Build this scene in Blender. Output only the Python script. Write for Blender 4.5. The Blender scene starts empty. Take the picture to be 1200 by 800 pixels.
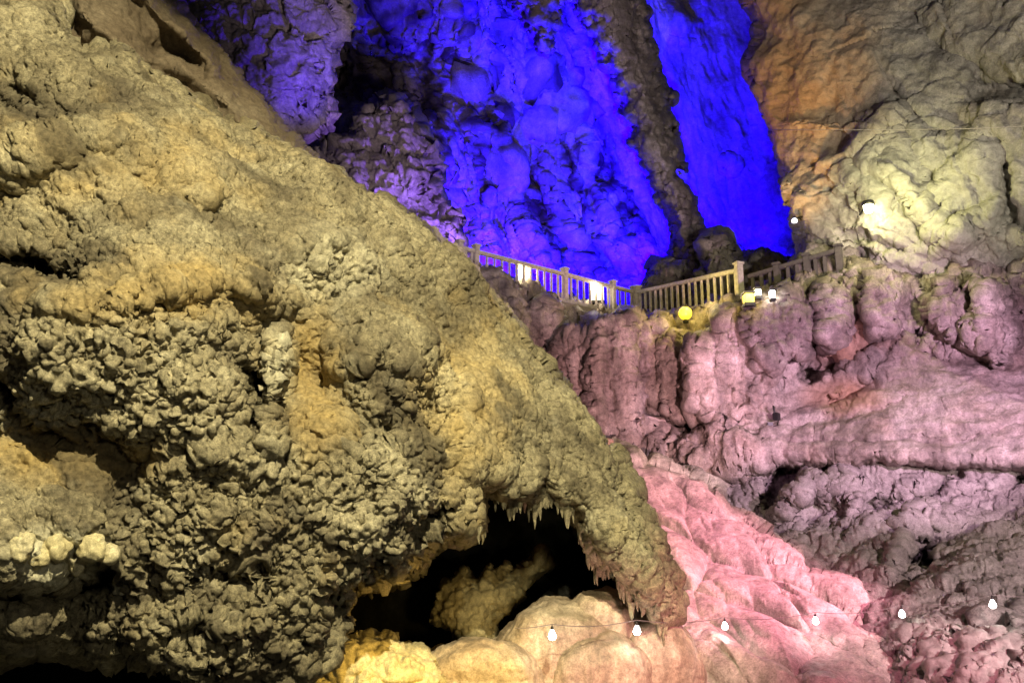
import bpy, bmesh, math, random
import numpy as np
from mathutils import Vector, Matrix

random.seed(7)
S = bpy.context.scene
C = S.collection
f32 = np.float32

# ------------------------------------------------------------------ camera
LENS = 28.0
FPX = 1200 * LENS / 36.0
PITCH = math.radians(12)
CAM = np.array([0, 0, 1.6])
FWD = np.array([0, math.cos(PITCH), math.sin(PITCH)])
UPV = np.array([0, -math.sin(PITCH), math.cos(PITCH)])
RGT = np.array([1.0, 0, 0])
cd = bpy.data.cameras.new('camera'); cam = bpy.data.objects.new('camera', cd); C.objects.link(cam)
cd.lens = LENS; cd.sensor_width = 36; cd.clip_end = 400; cd.clip_start = 0.05
cam.location = CAM; cam.rotation_euler = (math.radians(90) + PITCH, 0, 0)
S.camera = cam

def at(px, py, d):
    """point of the cave at photo position (px, py), d metres ahead"""
    px = np.asarray(px, float); py = np.asarray(py, float); d = np.asarray(d, float)
    a = (px - 600) / FPX; b = (400 - py) / FPX
    return CAM + d[..., None] * (FWD + a[..., None] * RGT + b[..., None] * UPV)

# ------------------------------------------------------------------ noise
def _h(ix, iy, iz, s):
    u = np.uint32
    with np.errstate(over='ignore'):
        h = ix.astype(u) * u(374761393) + iy.astype(u) * u(668265263) + iz.astype(u) * u(2147483647 ^ 0x1b873593) + u(s * 144665 + 13)
        h = (h ^ (h >> u(13))) * u(1274126177)
        h = (h ^ (h >> u(16))) * u(2246822519)
        return h ^ (h >> u(15))

def noise(P, s=0):
    """gradient noise about -1..1"""
    P = P.astype(f32); I = np.floor(P).astype(np.int32); Fp = P - I
    U = Fp * Fp * Fp * (Fp * (Fp * 6 - 15) + 10)
    out = 0
    for dx in (0, 1):
        wx = U[:, 0] if dx else 1 - U[:, 0]
        for dy in (0, 1):
            wy = U[:, 1] if dy else 1 - U[:, 1]
            for dz in (0, 1):
                wz = U[:, 2] if dz else 1 - U[:, 2]
                h = _h(I[:, 0] + dx, I[:, 1] + dy, I[:, 2] + dz, s)
                gx = ((h & np.uint32(1023)).astype(f32) / 511.5 - 1)
                gy = (((h >> np.uint32(10)) & np.uint32(1023)).astype(f32) / 511.5 - 1)
                gz = (((h >> np.uint32(20)) & np.uint32(1023)).astype(f32) / 511.5 - 1)
                out = out + wx * wy * wz * (gx * (Fp[:, 0] - dx) + gy * (Fp[:, 1] - dy) + gz * (Fp[:, 2] - dz))
    return out * 1.3

def fbm(P, f, o=4, s=0, g=0.5):
    r = 0; a = 1
    for k in range(o):
        r = r + a * noise(P * f, s + k * 17); f *= 2.03; a *= g
    return r

def ridged(P, f, o=4, s=0, g=0.5):
    r = 0; a = 1
    for k in range(o):
        r = r + a * (1 - 2 * np.abs(noise(P * f, s + k * 17))); f *= 2.1; a *= g
    return r

def worley(P, s=0):
    """distance to the nearest of one jittered point a cell"""
    P = P.astype(f32); B = np.floor(P - 0.5).astype(np.int32)
    best = np.full(len(P), 9, f32); second = best.copy()
    for dx in (0, 1):
        for dy in (0, 1):
            for dz in (0, 1):
                ix, iy, iz = B[:, 0] + dx, B[:, 1] + dy, B[:, 2] + dz
                h = _h(ix, iy, iz, s)
                d = (ix + 0.1 + 0.8 * (h & np.uint32(1023)).astype(f32) / 1023 - P[:, 0]) ** 2
                d += (iy + 0.1 + 0.8 * ((h >> np.uint32(10)) & np.uint32(1023)).astype(f32) / 1023 - P[:, 1]) ** 2
                d += (iz + 0.1 + 0.8 * ((h >> np.uint32(20)) & np.uint32(1023)).astype(f32) / 1023 - P[:, 2]) ** 2
                second = np.minimum(second, np.maximum(best, d)); best = np.minimum(best, d)
    return np.sqrt(best), np.sqrt(second)

def pillow(P, f, s=0):
    """rounded lumps with creases between, 0..1"""
    a, b = worley(P * f, s)
    return np.sqrt(np.clip(b - a, 0, 1))

def nod(P, f, s=0):
    """knobs with deep pits between, 0..1"""
    a, _ = worley(P * f, s)
    return np.clip(1 - a * a * 1.6, -0.6, 1)

def facet(P, f, s=0):
    """broken planes: every cell of rock is one tilted flat face, about -0.5..0.5"""
    P = (P * f).astype(f32); B = np.floor(P - 0.5).astype(np.int32)
    best = np.full(len(P), 9, f32); val = np.zeros(len(P), f32)
    for dx in (0, 1):
        for dy in (0, 1):
            for dz in (0, 1):
                ix, iy, iz = B[:, 0] + dx, B[:, 1] + dy, B[:, 2] + dz
                h = _h(ix, iy, iz, s)
                ex = P[:, 0] - (ix + 0.1 + 0.8 * (h & np.uint32(1023)).astype(f32) / 1023)
                ey = P[:, 1] - (iy + 0.1 + 0.8 * ((h >> np.uint32(10)) & np.uint32(1023)).astype(f32) / 1023)
                ez = P[:, 2] - (iz + 0.1 + 0.8 * ((h >> np.uint32(20)) & np.uint32(1023)).astype(f32) / 1023)
                d = ex * ex + ey * ey + ez * ez
                g = _h(ix, iy, iz, s + 7)
                v = ex * ((g & np.uint32(1023)).astype(f32) / 511.5 - 1) + ey * (((g >> np.uint32(10)) & np.uint32(1023)).astype(f32) / 511.5 - 1) + ez * (((g >> np.uint32(20)) & np.uint32(1023)).astype(f32) / 511.5 - 1)
                m = d < best; best = np.where(m, d, best); val = np.where(m, v, val)
    return val

def scallop(P, f, flow, s=0):
    """overlapping lobes like fish scales, each fullest at its lower end"""
    W = (P * f).astype(f32); a = P @ flow
    B = np.floor(W - 0.5).astype(np.int32)
    best = np.full(len(W), 9, f32); second = best.copy(); val = np.zeros(len(W), f32)
    for dx in (0, 1):
        for dy in (0, 1):
            for dz in (0, 1):
                ix, iy, iz = B[:, 0] + dx, B[:, 1] + dy, B[:, 2] + dz
                h = _h(ix, iy, iz, s)
                ex = W[:, 0] - (ix + 0.1 + 0.8 * (h & np.uint32(1023)).astype(f32) / 1023)
                ey = W[:, 1] - (iy + 0.1 + 0.8 * ((h >> np.uint32(10)) & np.uint32(1023)).astype(f32) / 1023)
                ez = W[:, 2] - (iz + 0.1 + 0.8 * ((h >> np.uint32(20)) & np.uint32(1023)).astype(f32) / 1023)
                d = ex * ex + ey * ey + ez * ez
                m = d < best
                val = np.where(m, ex * flow[0] + ey * flow[1] + ez * flow[2], val)
                second = np.minimum(second, np.maximum(best, d)); best = np.minimum(best, d)
    return np.sqrt(np.clip(np.sqrt(second) - np.sqrt(best), 0, 1)) * np.clip(.75 + .9 * val, .2, 1.4)

def warped(V, f, a, s=0):
    return V + a * np.stack([noise(V * f, s), noise(V * f, s + 1), noise(V * f, s + 2)], 1)

def ss(a, b, x):
    t = np.clip((x - a) / (b - a), 0, 1); return t * t * (3 - 2 * t)

def blob(X, Y, cx, cy, rx, ry, soft=0.5):
    r = np.sqrt(((X - cx) / rx) ** 2 + ((Y - cy) / ry) ** 2)
    return 1 - ss(1 - soft, 1 + soft, r)

def tps(pts):
    pts = np.array(pts, float); x = pts[:, :2] / 300; d = pts[:, 2]; n = len(pts)
    def phi(r2): return 0.5 * r2 * np.log(np.maximum(r2, 1e-9))
    r2 = ((x[:, None] - x[None]) ** 2).sum(-1)
    A = np.zeros((n + 3, n + 3)); A[:n, :n] = phi(r2) + 0.01 * np.eye(n)
    A[:n, n] = 1; A[:n, n + 1:] = x; A[n, :n] = 1; A[n + 1:, :n] = x.T
    w = np.linalg.solve(A, np.r_[d, 0, 0, 0]).astype(f32)
    xs = x.astype(f32)
    def fn(X, Y):
        X = (X / 300).astype(f32); Y = (Y / 300).astype(f32)
        out = w[n] + w[n + 1] * X + w[n + 2] * Y
        for i in range(n):
            out = out + w[i] * phi((X - xs[i, 0]) ** 2 + (Y - xs[i, 1]) ** 2)
        return out
    return fn

def segdist(X, Y, pts, closed=False):
    pts = list(pts); n = len(pts); best = np.full(X.shape, 1e9, f32)
    for i in range(n if closed else n - 1):
        (x0, y0), (x1, y1) = pts[i][:2], pts[(i + 1) % n][:2]
        ex, ey = x1 - x0, y1 - y0; L = ex * ex + ey * ey + 1e-9
        t = np.clip(((X - x0) * ex + (Y - y0) * ey) / L, 0, 1)
        best = np.minimum(best, (X - x0 - t * ex) ** 2 + (Y - y0 - t * ey) ** 2)
    return np.sqrt(best)

def sdf(X, Y, poly):
    """positive inside"""
    d = segdist(X, Y, poly, True); ins = np.zeros(X.shape, bool); n = len(poly)
    for i in range(n):
        (x0, y0), (x1, y1) = poly[i], poly[(i + 1) % n]
        if y0 == y1: continue
        c = (y0 > Y) != (y1 > Y)
        ins ^= c & (X < (x1 - x0) * (Y - y0) / (y1 - y0) + x0)
    return np.where(ins, d, -d)

def line(X, Y, pts, w):
    return np.exp(-(segdist(X, Y, pts) / w) ** 2)

def pix_noise(X, Y, f, o=3, s=0):
    return fbm(np.stack([X * f, Y * f, np.zeros_like(X)], 1), 1.0, o, s)

# ------------------------------------------------------------------ materials
def rock(name, cols, scale=0.6, rough=0.62, bump=0.25, fine=14.0, ochre=None, calcite=None, spec=0.35, streak=None, grain=0.8, var=0.4, stain=None):
    m = bpy.data.materials.new(name); m.use_nodes = True; nt = m.node_tree; N = nt.nodes; L = nt.links
    bs = N['Principled BSDF']
    geo = N.new('ShaderNodeNewGeometry')
    def tex(sc, det, src=None, rg=0.6):
        t = N.new('ShaderNodeTexNoise'); t.inputs['Scale'].default_value = sc; t.inputs['Detail'].default_value = det
        t.inputs['Roughness'].default_value = rg
        L.new(src or geo.outputs['Position'], t.inputs['Vector']); return t
    n1 = tex(scale, 6)
    cr = N.new('ShaderNodeValToRGB'); el = cr.color_ramp.elements
    k = len(cols)
    while len(el) < k: el.new(0.5)
    for i, c in enumerate(cols):
        el[i].position = 0.3 + 0.4 * i / (k - 1); el[i].color = (*c, 1)
    L.new(n1.outputs['Fac'], cr.inputs['Fac'])
    n2 = tex(fine, 5, rg=0.7)
    mr = N.new('ShaderNodeMapRange'); mr.inputs['From Min'].default_value = 0.3; mr.inputs['From Max'].default_value = 0.7
    mr.inputs['To Min'].default_value = 1 - var; mr.inputs['To Max'].default_value = 1 + .8 * var
    L.new(n2.outputs['Fac'], mr.inputs['Value'])
    mx = N.new('ShaderNodeMix'); mx.data_type = 'RGBA'; mx.blend_type = 'MULTIPLY'; mx.inputs[0].default_value = 1
    L.new(cr.outputs['Color'], mx.inputs[6]); L.new(mr.outputs['Result'], mx.inputs[7])
    out = mx.outputs[2]
    n4 = tex(fine * 3.7, 6, rg=0.75)
    m4 = N.new('ShaderNodeMapRange'); m4.inputs['From Min'].default_value = 0.35; m4.inputs['From Max'].default_value = 0.65
    m4.inputs['To Min'].default_value = 0.62; m4.inputs['To Max'].default_value = 1.35
    L.new(n4.outputs['Fac'], m4.inputs['Value'])
    x4 = N.new('ShaderNodeMix'); x4.data_type = 'RGBA'; x4.blend_type = 'MULTIPLY'; x4.inputs[0].default_value = grain
    L.new(out, x4.inputs[6]); L.new(m4.outputs['Result'], x4.inputs[7]); out = x4.outputs[2]
    if streak:
        mp = N.new('ShaderNodeMapping'); mp.inputs['Scale'].default_value = (1, 1, 0.1)
        L.new(geo.outputs['Position'], mp.inputs['Vector'])
        n3 = tex(streak, 4, mp.outputs['Vector'])
        m3 = N.new('ShaderNodeMapRange'); m3.inputs['From Min'].default_value = 0.35; m3.inputs['From Max'].default_value = 0.65
        m3.inputs['To Min'].default_value = 0.6; m3.inputs['To Max'].default_value = 1.25
        L.new(n3.outputs['Fac'], m3.inputs['Value'])
        x3 = N.new('ShaderNodeMix'); x3.data_type = 'RGBA'; x3.blend_type = 'MULTIPLY'; x3.inputs[0].default_value = 1
        L.new(out, x3.inputs[6]); L.new(m3.outputs['Result'], x3.inputs[7]); out = x3.outputs[2]
    for att, col in (('ochre', ochre), ('stain', stain), ('calcite', calcite)):
        if col:
            a = N.new('ShaderNodeAttribute'); a.attribute_name = att
            x = N.new('ShaderNodeMix'); x.data_type = 'RGBA'
            L.new(a.outputs['Fac'], x.inputs[0]); L.new(out, x.inputs[6])
            xx = N.new('ShaderNodeMix'); xx.data_type = 'RGBA'; xx.blend_type = 'MULTIPLY'; xx.inputs[0].default_value = 0.8
            xx.inputs[6].default_value = (*col, 1); L.new(mr.outputs['Result'], xx.inputs[7])
            L.new(xx.outputs[2], x.inputs[7]); out = x.outputs[2]
    L.new(out, bs.inputs['Base Color'])
    bs.inputs['Roughness'].default_value = rough; bs.inputs['Specular IOR Level'].default_value = spec
    b = N.new('ShaderNodeBump'); b.inputs['Strength'].default_value = bump; b.inputs['Distance'].default_value = 0.7 / fine
    L.new(n2.outputs['Fac'], b.inputs['Height'])
    b2 = N.new('ShaderNodeBump'); b2.inputs['Strength'].default_value = min(1, bump * 1.6); b2.inputs['Distance'].default_value = 0.22 / fine
    L.new(n4.outputs['Fac'], b2.inputs['Height']); L.new(b.outputs['Normal'], b2.inputs['Normal']); L.new(b2.outputs['Normal'], bs.inputs['Normal'])
    return m

def plain(name, col, rough=0.6, metal=0.0, emit=None, strength=0, var=0.25, scale=9):
    m = bpy.data.materials.new(name); m.use_nodes = True; nt = m.node_tree; N = nt.nodes; L = nt.links
    bs = N['Principled BSDF']; bs.inputs['Roughness'].default_value = rough; bs.inputs['Metallic'].default_value = metal
    geo = N.new('ShaderNodeNewGeometry'); t = N.new('ShaderNodeTexNoise'); t.inputs['Scale'].default_value = scale
    t.inputs['Detail'].default_value = 5; L.new(geo.outputs['Position'], t.inputs['Vector'])
    cr = N.new('ShaderNodeValToRGB')
    cr.color_ramp.elements[0].position = 0.3; cr.color_ramp.elements[1].position = 0.7
    cr.color_ramp.elements[0].color = (*[c * (1 - var) for c in col], 1); cr.color_ramp.elements[1].color = (*[min(1, c * (1 + var)) for c in col], 1)
    L.new(t.outputs['Fac'], cr.inputs['Fac']); L.new(cr.outputs['Color'], bs.inputs['Base Color'])
    if emit:
        bs.inputs['Emission Color'].default_value = (*emit, 1); bs.inputs['Emission Strength'].default_value = strength
    return m

M_LEFT = rock('coral_limestone', [(.13, .11, .075), (.28, .245, .155), (.43, .39, .265)], 0.9, 0.75, 0.6, 16, ochre=(.42, .31, .125), grain=1.0, var=0.65, stain=(.085, .07, .045), calcite=(.66, .63, .47))
M_SHOULDER = rock('brown_limestone', [(.11, .082, .055), (.16, .125, .085), (.23, .19, .135)], 0.8, 0.7, 0.4, 12)
M_DARK = rock('dark_damp_rock', [(.03, .03, .03), (.06, .06, .055), (.10, .095, .085)], 0.8, 0.55, 0.4, 8)
M_CAVITY = rock('cavity_shade_rock', [(.004, .004, .004), (.009, .009, .009), (.016, .016, .015)], 0.8, 0.8, 0.4, 8, spec=.1)  # cavity shade put into the rock colour as near-black
M_RIDGE = rock('olive_rock', [(.17, .15, .09), (.25, .22, .13), (.33, .29, .18)], 1.5, 0.7, 0.4, 14)
M_PINK = rock('cream_flowstone', [(.40, .355, .31), (.48, .43, .385), (.56, .51, .46)], 0.7, 0.5, 0.35, 8, streak=1.6)
M_DOME = rock('pale_flowstone', [(.36, .27, .19), (.48, .385, .28), (.54, .46, .36)], 1.2, 0.45, 0.2, 11, streak=2.4)
M_MOUND = rock('yellow_calcite', [(.46, .40, .22), (.56, .50, .30), (.62, .57, .40)], 2.5, 0.6, 0.4, 16)
M_CLIFF = rock('draped_limestone', [(.17, .135, .115), (.30, .25, .22), (.44, .385, .35)], 0.8, 0.55, 0.5, 6, streak=2.2, ochre=(.35, .21, .13))
M_LEDGE = rock('grey_limestone', [(.21, .18, .165), (.29, .255, .235), (.36, .33, .30)], 0.5, 0.6, 0.4, 7)
M_LOWER = rock('grey_brown_limestone', [(.17, .15, .14), (.26, .23, .215), (.36, .33, .305)], 1.0, 0.65, 0.5, 9, calcite=(.45, .43, .39))
M_BACK = rock('far_limestone', [(.15, .13, .12), (.25, .22, .20), (.33, .30, .27)], 0.5, 0.7, 0.4, 3.5, streak=0.7, ochre=(.018, .012, .008))  # ochre slot holds a near-black painted shade here, no mineral
M_SMOOTH = rock('smooth_far_limestone', [(.24, .21, .19), (.30, .27, .25), (.34, .31, .28)], 0.25, 0.7, 0.2, 3)
M_FIN = rock('dark_brown_limestone', [(.11, .09, .088), (.20, .17, .162), (.30, .26, .255)], 0.5, 0.75, 0.4, 4, streak=0.7)
M_BUTT = rock('buff_limestone', [(.15, .14, .12), (.24, .22, .19), (.34, .315, .27)], 0.6, 0.65, 0.5, 5, ochre=(.36, .22, .11), calcite=(.40, .385, .32))
M_STONE = plain('carved_pale_stone', (.42, .385, .34), 0.7)
M_DIMSTONE = plain('shaded_pale_stone', (.075, .066, .06), 0.85)  # darker copy of the pale stone, dimness put into the colour
M_PATH = plain('path_concrete', (.26, .22, .18), 0.8)
M_BLACK = plain('black_lamp_metal', (.02, .02, .02), 0.45, 0.3)
M_CABLE = plain('grey_cable_sheath', (.16, .13, .13), 0.6)
M_PALECABLE = plain('pale_cable_sheath', (.30, .27, .25), 0.6)
M_BULB = plain('lit_white_bulb', (.9, .9, .9), 0.3, emit=(1, .95, .85), strength=30)
M_CREAM = plain('lit_cream_glass', (.9, .85, .7), 0.3, emit=(1, .86, .50), strength=2.2)
M_YELLOW = plain('lit_yellow_glass', (.9, .8, .2), 0.3, emit=(1, .70, .03), strength=1.5)
M_WARM = plain('lit_floodlight_glass', (.9, .9, .7), 0.3, emit=(1, .97, .6), strength=9)
M_SMALLWHITE = plain('lit_bluish_glass', (.8, .85, .9), 0.3, emit=(.75, .85, 1), strength=1.5)

# ------------------------------------------------------------------ object helpers
def tag(o, label=None, cat=None, group=None, kind=None):
    if label: o['label'] = label
    if cat: o['category'] = cat
    if group: o['group'] = group
    if kind: o['kind'] = kind
    return o

def empty(name, loc):
    o = bpy.data.objects.new(name, None); C.objects.link(o); o.location = loc; o.empty_display_size = 0.2
    return o

def link(name, me, mat, parent=None):
    o = bpy.data.objects.new(name, me); C.objects.link(o)
    me.materials.append(mat)
    if parent is not None:
        o.parent = parent
        o.matrix_parent_inverse = Matrix.Translation(-Vector(parent.location))
    return o

def make_mesh(name, V, Q):
    me = bpy.data.meshes.new(name)
    me.vertices.add(len(V)); me.vertices.foreach_set('co', np.ascontiguousarray(V, f32).ravel())
    me.loops.add(Q.size); me.loops.foreach_set('vertex_index', Q.astype(np.int32).ravel())
    me.polygons.add(len(Q)); me.polygons.foreach_set('loop_start', np.arange(0, Q.size, Q.shape[1], dtype=np.int32))
    me.update(calc_edges=True)
    me.polygons.foreach_set('use_smooth', np.ones(len(Q), bool))
    return me

def vnormals(me):
    n = np.empty(len(me.vertices) * 3, f32); me.vertex_normals.foreach_get('vector', n); return n.reshape(-1, 3)

EDGE = {}
def relief(name, poly, depth, step, disp, mat, parent=None, rnd=(40, 1.0), warp=(4, 0.03), back=(0.4, 0.9, 1.5, 2.3, 3.2, 4.2), attrs=None, seed=0, post=None):
    """a solid rock mass: a rounded front that turns back at its outline, and sides that run on behind it"""
    xs = np.arange(min(p[0] for p in poly) - 8, max(p[0] for p in poly) + 8, step)
    ys = np.arange(min(p[1] for p in poly) - 8, max(p[1] for p in poly) + 8, step)
    XX, YY = np.meshgrid(xs, ys); h, w = XX.shape
    X = XX.ravel().astype(f32); Y = YY.ravel().astype(f32)
    def inside(X, Y):
        if not warp[0]: return sdf(X, Y, poly)
        return sdf(X + pix_noise(X, Y, warp[1], 4, seed + 1) * warp[0], Y + pix_noise(X, Y, warp[1], 4, seed + 2) * warp[0], poly)
    s = inside(X, Y)
    ins = (s > 0).reshape(h, w)
    q = ins[:-1, :-1] & ins[1:, :-1] & ins[:-1, 1:] & ins[1:, 1:]
    idx = np.arange(h * w).reshape(h, w)
    Q = np.stack([idx[:-1, :-1][q], idx[1:, :-1][q], idx[1:, 1:][q], idx[:-1, 1:][q]], 1)
    used = np.zeros(h * w, bool); used[Q.ravel()] = True
    remap = np.cumsum(used) - 1
    Q = remap[Q]; X = X[used]; Y = Y[used]; s = s[used]
    # outline edges run back into the rock behind
    E = np.concatenate([Q[:, [0, 1]], Q[:, [1, 2]], Q[:, [2, 3]], Q[:, [3, 0]]])
    key = np.minimum(E[:, 0], E[:, 1]).astype(np.int64) * len(X) + np.maximum(E[:, 0], E[:, 1])
    _, inv, cnt = np.unique(key, return_inverse=True, return_counts=True)
    B = E[cnt[inv] == 1]
    bv = np.unique(B); loc = np.full(len(X), -1); loc[bv] = np.arange(len(bv))
    bx, by, b0 = X[bv], Y[bv], s[bv]                 # slide the outline vertices onto the outline itself
    gx = inside(bx + 1, by) - b0; gy = inside(bx, by + 1) - b0; g2 = gx * gx + gy * gy + .05
    mv = np.clip(b0 / g2, -2 * step, 2 * step)
    X = X.copy(); Y = Y.copy(); X[bv] = bx - gx * mv; Y[bv] = by - gy * mv; s[bv] = 0
    d = depth(X, Y)
    t = np.clip(1 - s / rnd[0], 0, 0.999)
    d = d + rnd[1] * (1 - np.sqrt(1 - t * t))
    Xa, Ya, Da, Qa, prev = [X], [Y], [d], [Q], None
    n0 = len(X); base = np.arange(len(X))
    cur = lambda v: v
    off = n0; last = None
    for k, bk in enumerate(back):
        Xa.append(X[bv]); Ya.append(Y[bv]); Da.append(d[bv] + bk)
        a0 = B[:, 0] if k == 0 else last + loc[B[:, 0]]
        a1 = B[:, 1] if k == 0 else last + loc[B[:, 1]]
        Qa.append(np.stack([a1, a0, off + loc[B[:, 0]], off + loc[B[:, 1]]], 1))
        last = off; off += len(bv)
    X = np.concatenate(Xa); Y = np.concatenate(Ya); d = np.concatenate(Da); Q = np.concatenate(Qa)
    V = at(X, Y, d)
    me = make_mesh(name, V, Q)
    for fn in (disp if isinstance(disp, (list, tuple)) else [disp]):
        Nn = vnormals(me)
        V = V + Nn * np.asarray(fn(V, X, Y)).reshape(-1, 1)
        me.vertices.foreach_set('co', np.ascontiguousarray(V, f32).ravel()); me.update()
    for k, fn in (attrs or {}).items():
        a = me.attributes.new(k, 'FLOAT', 'POINT'); a.data.foreach_set('value', np.clip(fn(V, X, Y), 0, 1).astype(f32))
    return link(name, me, mat, parent)

def lump(name, c, r, sq, disp, mat, parent=None, sub=5):
    """a rounded boulder or knob: an icosphere given an uneven skin"""
    bm = bmesh.new(); bmesh.ops.create_icosphere(bm, subdivisions=sub, radius=1); me = bpy.data.meshes.new(name); bm.to_mesh(me); bm.free()
    V = np.empty(len(me.vertices) * 3, f32); me.vertices.foreach_get('co', V); V = V.reshape(-1, 3)
    Nn = V.copy(); W = V * np.array(sq) * r + np.array(c)
    W = W + Nn * np.asarray(disp(W)).reshape(-1, 1)
    me.vertices.foreach_set('co', np.ascontiguousarray(W, f32).ravel()); me.update()
    me.polygons.foreach_set('use_smooth', np.ones(len(me.polygons), bool))
    return link(name, me, mat, parent)

def icicle(name, top, length, r, mat, parent, seed):
    """one tapering stalactite"""
    nr, ns = 12, 10; V = []
    for i in range(nr + 1):
        t = i / nr
        for k in range(ns):
            a = 2 * math.pi * k / ns
            V.append((math.cos(a), math.sin(a), t))
    V = np.array(V); t = V[:, 2]
    rr = r * (1 - t) ** 0.7 * 1.0 + 0.004
    W = np.stack([V[:, 0] * rr, V[:, 1] * rr, -t * length + 0.12], 1) + np.array(top)
    nn = noise(W * 9, seed) * 0.35 * rr
    W[:, 0] += V[:, 0] * nn + 0.03 * noise(np.stack([t * 2, t * 0 + seed, t * 0], 1), 3); W[:, 1] += V[:, 1] * nn
    Q = np.array([[i * ns + k, i * ns + (k + 1) % ns, (i + 1) * ns + (k + 1) % ns, (i + 1) * ns + k] for i in range(nr) for k in range(ns)])
    return link(name, make_mesh(name, W, Q[:, ::-1]), mat, parent)

def tube(name, pts, r, mat, parent=None, ns=8):
    pts = [Vector(p) for p in pts]; bm = bmesh.new(); rings = []
    for i, p in enumerate(pts):
        t = (pts[min(i + 1, len(pts) - 1)] - pts[max(i - 1, 0)]).normalized()
        u = t.cross(Vector((0, 0, 1))); u = u.normalized() if u.length > 1e-3 else Vector((1, 0, 0)); v = t.cross(u)
        rings.append([bm.verts.new(p + r * (math.cos(a) * u + math.sin(a) * v)) for a in [2 * math.pi * k / ns for k in range(ns)]])
    for a, b in zip(rings, rings[1:]):
        for k in range(ns): bm.faces.new((a[k], a[(k + 1) % ns], b[(k + 1) % ns], b[k]))
    bm.faces.new(rings[0][::-1]); bm.faces.new(rings[-1])
    bmesh.ops.recalc_face_normals(bm, faces=bm.faces)
    me = bpy.data.meshes.new(name); bm.to_mesh(me); bm.free()
    for p in me.polygons: p.use_smooth = True
    return link(name, me, mat, parent)

def box(name, c, dims, mat, parent=None, axis=None, bevel=0.012):
    """bevelled block; axis = unit vector its length (x) follows, z stays up"""
    bm = bmesh.new(); bmesh.ops.create_cube(bm, size=1)
    bmesh.ops.scale(bm, vec=dims, verts=bm.verts)
    if bevel: bmesh.ops.bevel(bm, geom=bm.edges[:], offset=bevel, segments=2, affect='EDGES')
    ax = Vector(axis or (1, 0, 0)).normalized(); side = Vector((0, 0, 1)).cross(ax).normalized(); up = ax.cross(side)
    R = Matrix((ax, side, up)).transposed().to_4x4()
    bmesh.ops.transform(bm, matrix=Matrix.Translation(Vector(c)) @ R, verts=bm.verts)
    me = bpy.data.meshes.new(name); bm.to_mesh(me); bm.free()
    return link(name, me, mat, parent)

def lathe(name, prof, base, mat, parent=None, ns=20, axis=(0, 0, 1)):
    bm = bmesh.new(); rings = []
    q = Vector((0, 0, 1)).rotation_difference(Vector(axis))
    for r, z in prof:
        rings.append([bm.verts.new(q @ Vector((r * math.cos(2 * math.pi * k / ns), r * math.sin(2 * math.pi * k / ns), z)) + Vector(base)) for k in range(ns)])
    for a, b in zip(rings, rings[1:]):
        for k in range(ns): bm.faces.new((a[k], a[(k + 1) % ns], b[(k + 1) % ns], b[k]))
    bm.faces.new(rings[0][::-1]); bm.faces.new(rings[-1])
    bmesh.ops.recalc_face_normals(bm, faces=bm.faces)
    me = bpy.data.meshes.new(name); bm.to_mesh(me); bm.free()
    for p in me.polygons: p.use_smooth = True
    return link(name, me, mat, parent)

def spot(name, loc, target, power, col, size=60, blend=0.6, radius=0.15):
    l = bpy.data.lights.new(name, 'SPOT'); l.energy = power; l.color = col; l.spot_size = math.radians(size); l.spot_blend = blend
    l.shadow_soft_size = radius
    o = bpy.data.objects.new(name, l); C.objects.link(o); o.location = loc
    o.rotation_euler = (Vector(target) - Vector(loc)).to_track_quat('-Z', 'Y').to_euler(); return o

def point(name, loc, power, col, radius=0.05):
    l = bpy.data.lights.new(name, 'POINT'); l.energy = power; l.color = col; l.shadow_soft_size = radius
    o = bpy.data.objects.new(name, l); C.objects.link(o); o.location = loc; return o

def surface(px, py):
    """how far ahead the rock lies at a photo position"""
    bpy.context.view_layer.update(); dr = Vector(at(px, py, 1.0)) - Vector(CAM)
    ok, p, n, *_ = S.ray_cast(bpy.context.evaluated_depsgraph_get(), Vector(CAM), dr.normalized())
    return float((np.array(p) - CAM) @ FWD) if ok else 99.0

STEP = 1.0
exec_parts = []
# ================================================================== 1. the great flowstone mass beside the viewer
mass = empty('flowstone_mass', at(250, 780, 9))
tag(mass, 'huge olive-yellow rock mass crusted with cave coral, sloping across the picture above the black cavity', 'rock formation')

L_top = [(205, 0), (250, 50), (300, 108), (340, 155), (370, 188), (420, 225), (450, 245), (500, 285), (530, 305), (555, 335), (585, 372), (620, 420), (680, 492), (720, 545), (755, 612), (782, 670), (788, 712)]
L_bot = [(783, 722), (768, 720), (750, 700), (728, 668), (700, 645), (686, 622), (681, 598), (668, 586), (650, 580), (640, 570), (622, 586), (600, 583), (585, 578), (570, 566), (558, 564), (556, 600), (550, 620), (528, 622), (500, 636), (487, 660), (470, 682), (440, 690), (418, 692), (402, 712), (396, 742), (380, 772), (340, 788), (300, 786), (250, 790), (200, 772), (130, 764), (60, 752), (0, 755), (-200, 740)]
L_front = [(-200, -160), (30, -160), (62, -10), (68, 50), (95, 72), (140, 70), (185, 105), (240, 140), (290, 168), (330, 190), (385, 215), (430, 240)]
L_poly = L_front + L_top[6:] + L_bot

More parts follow.
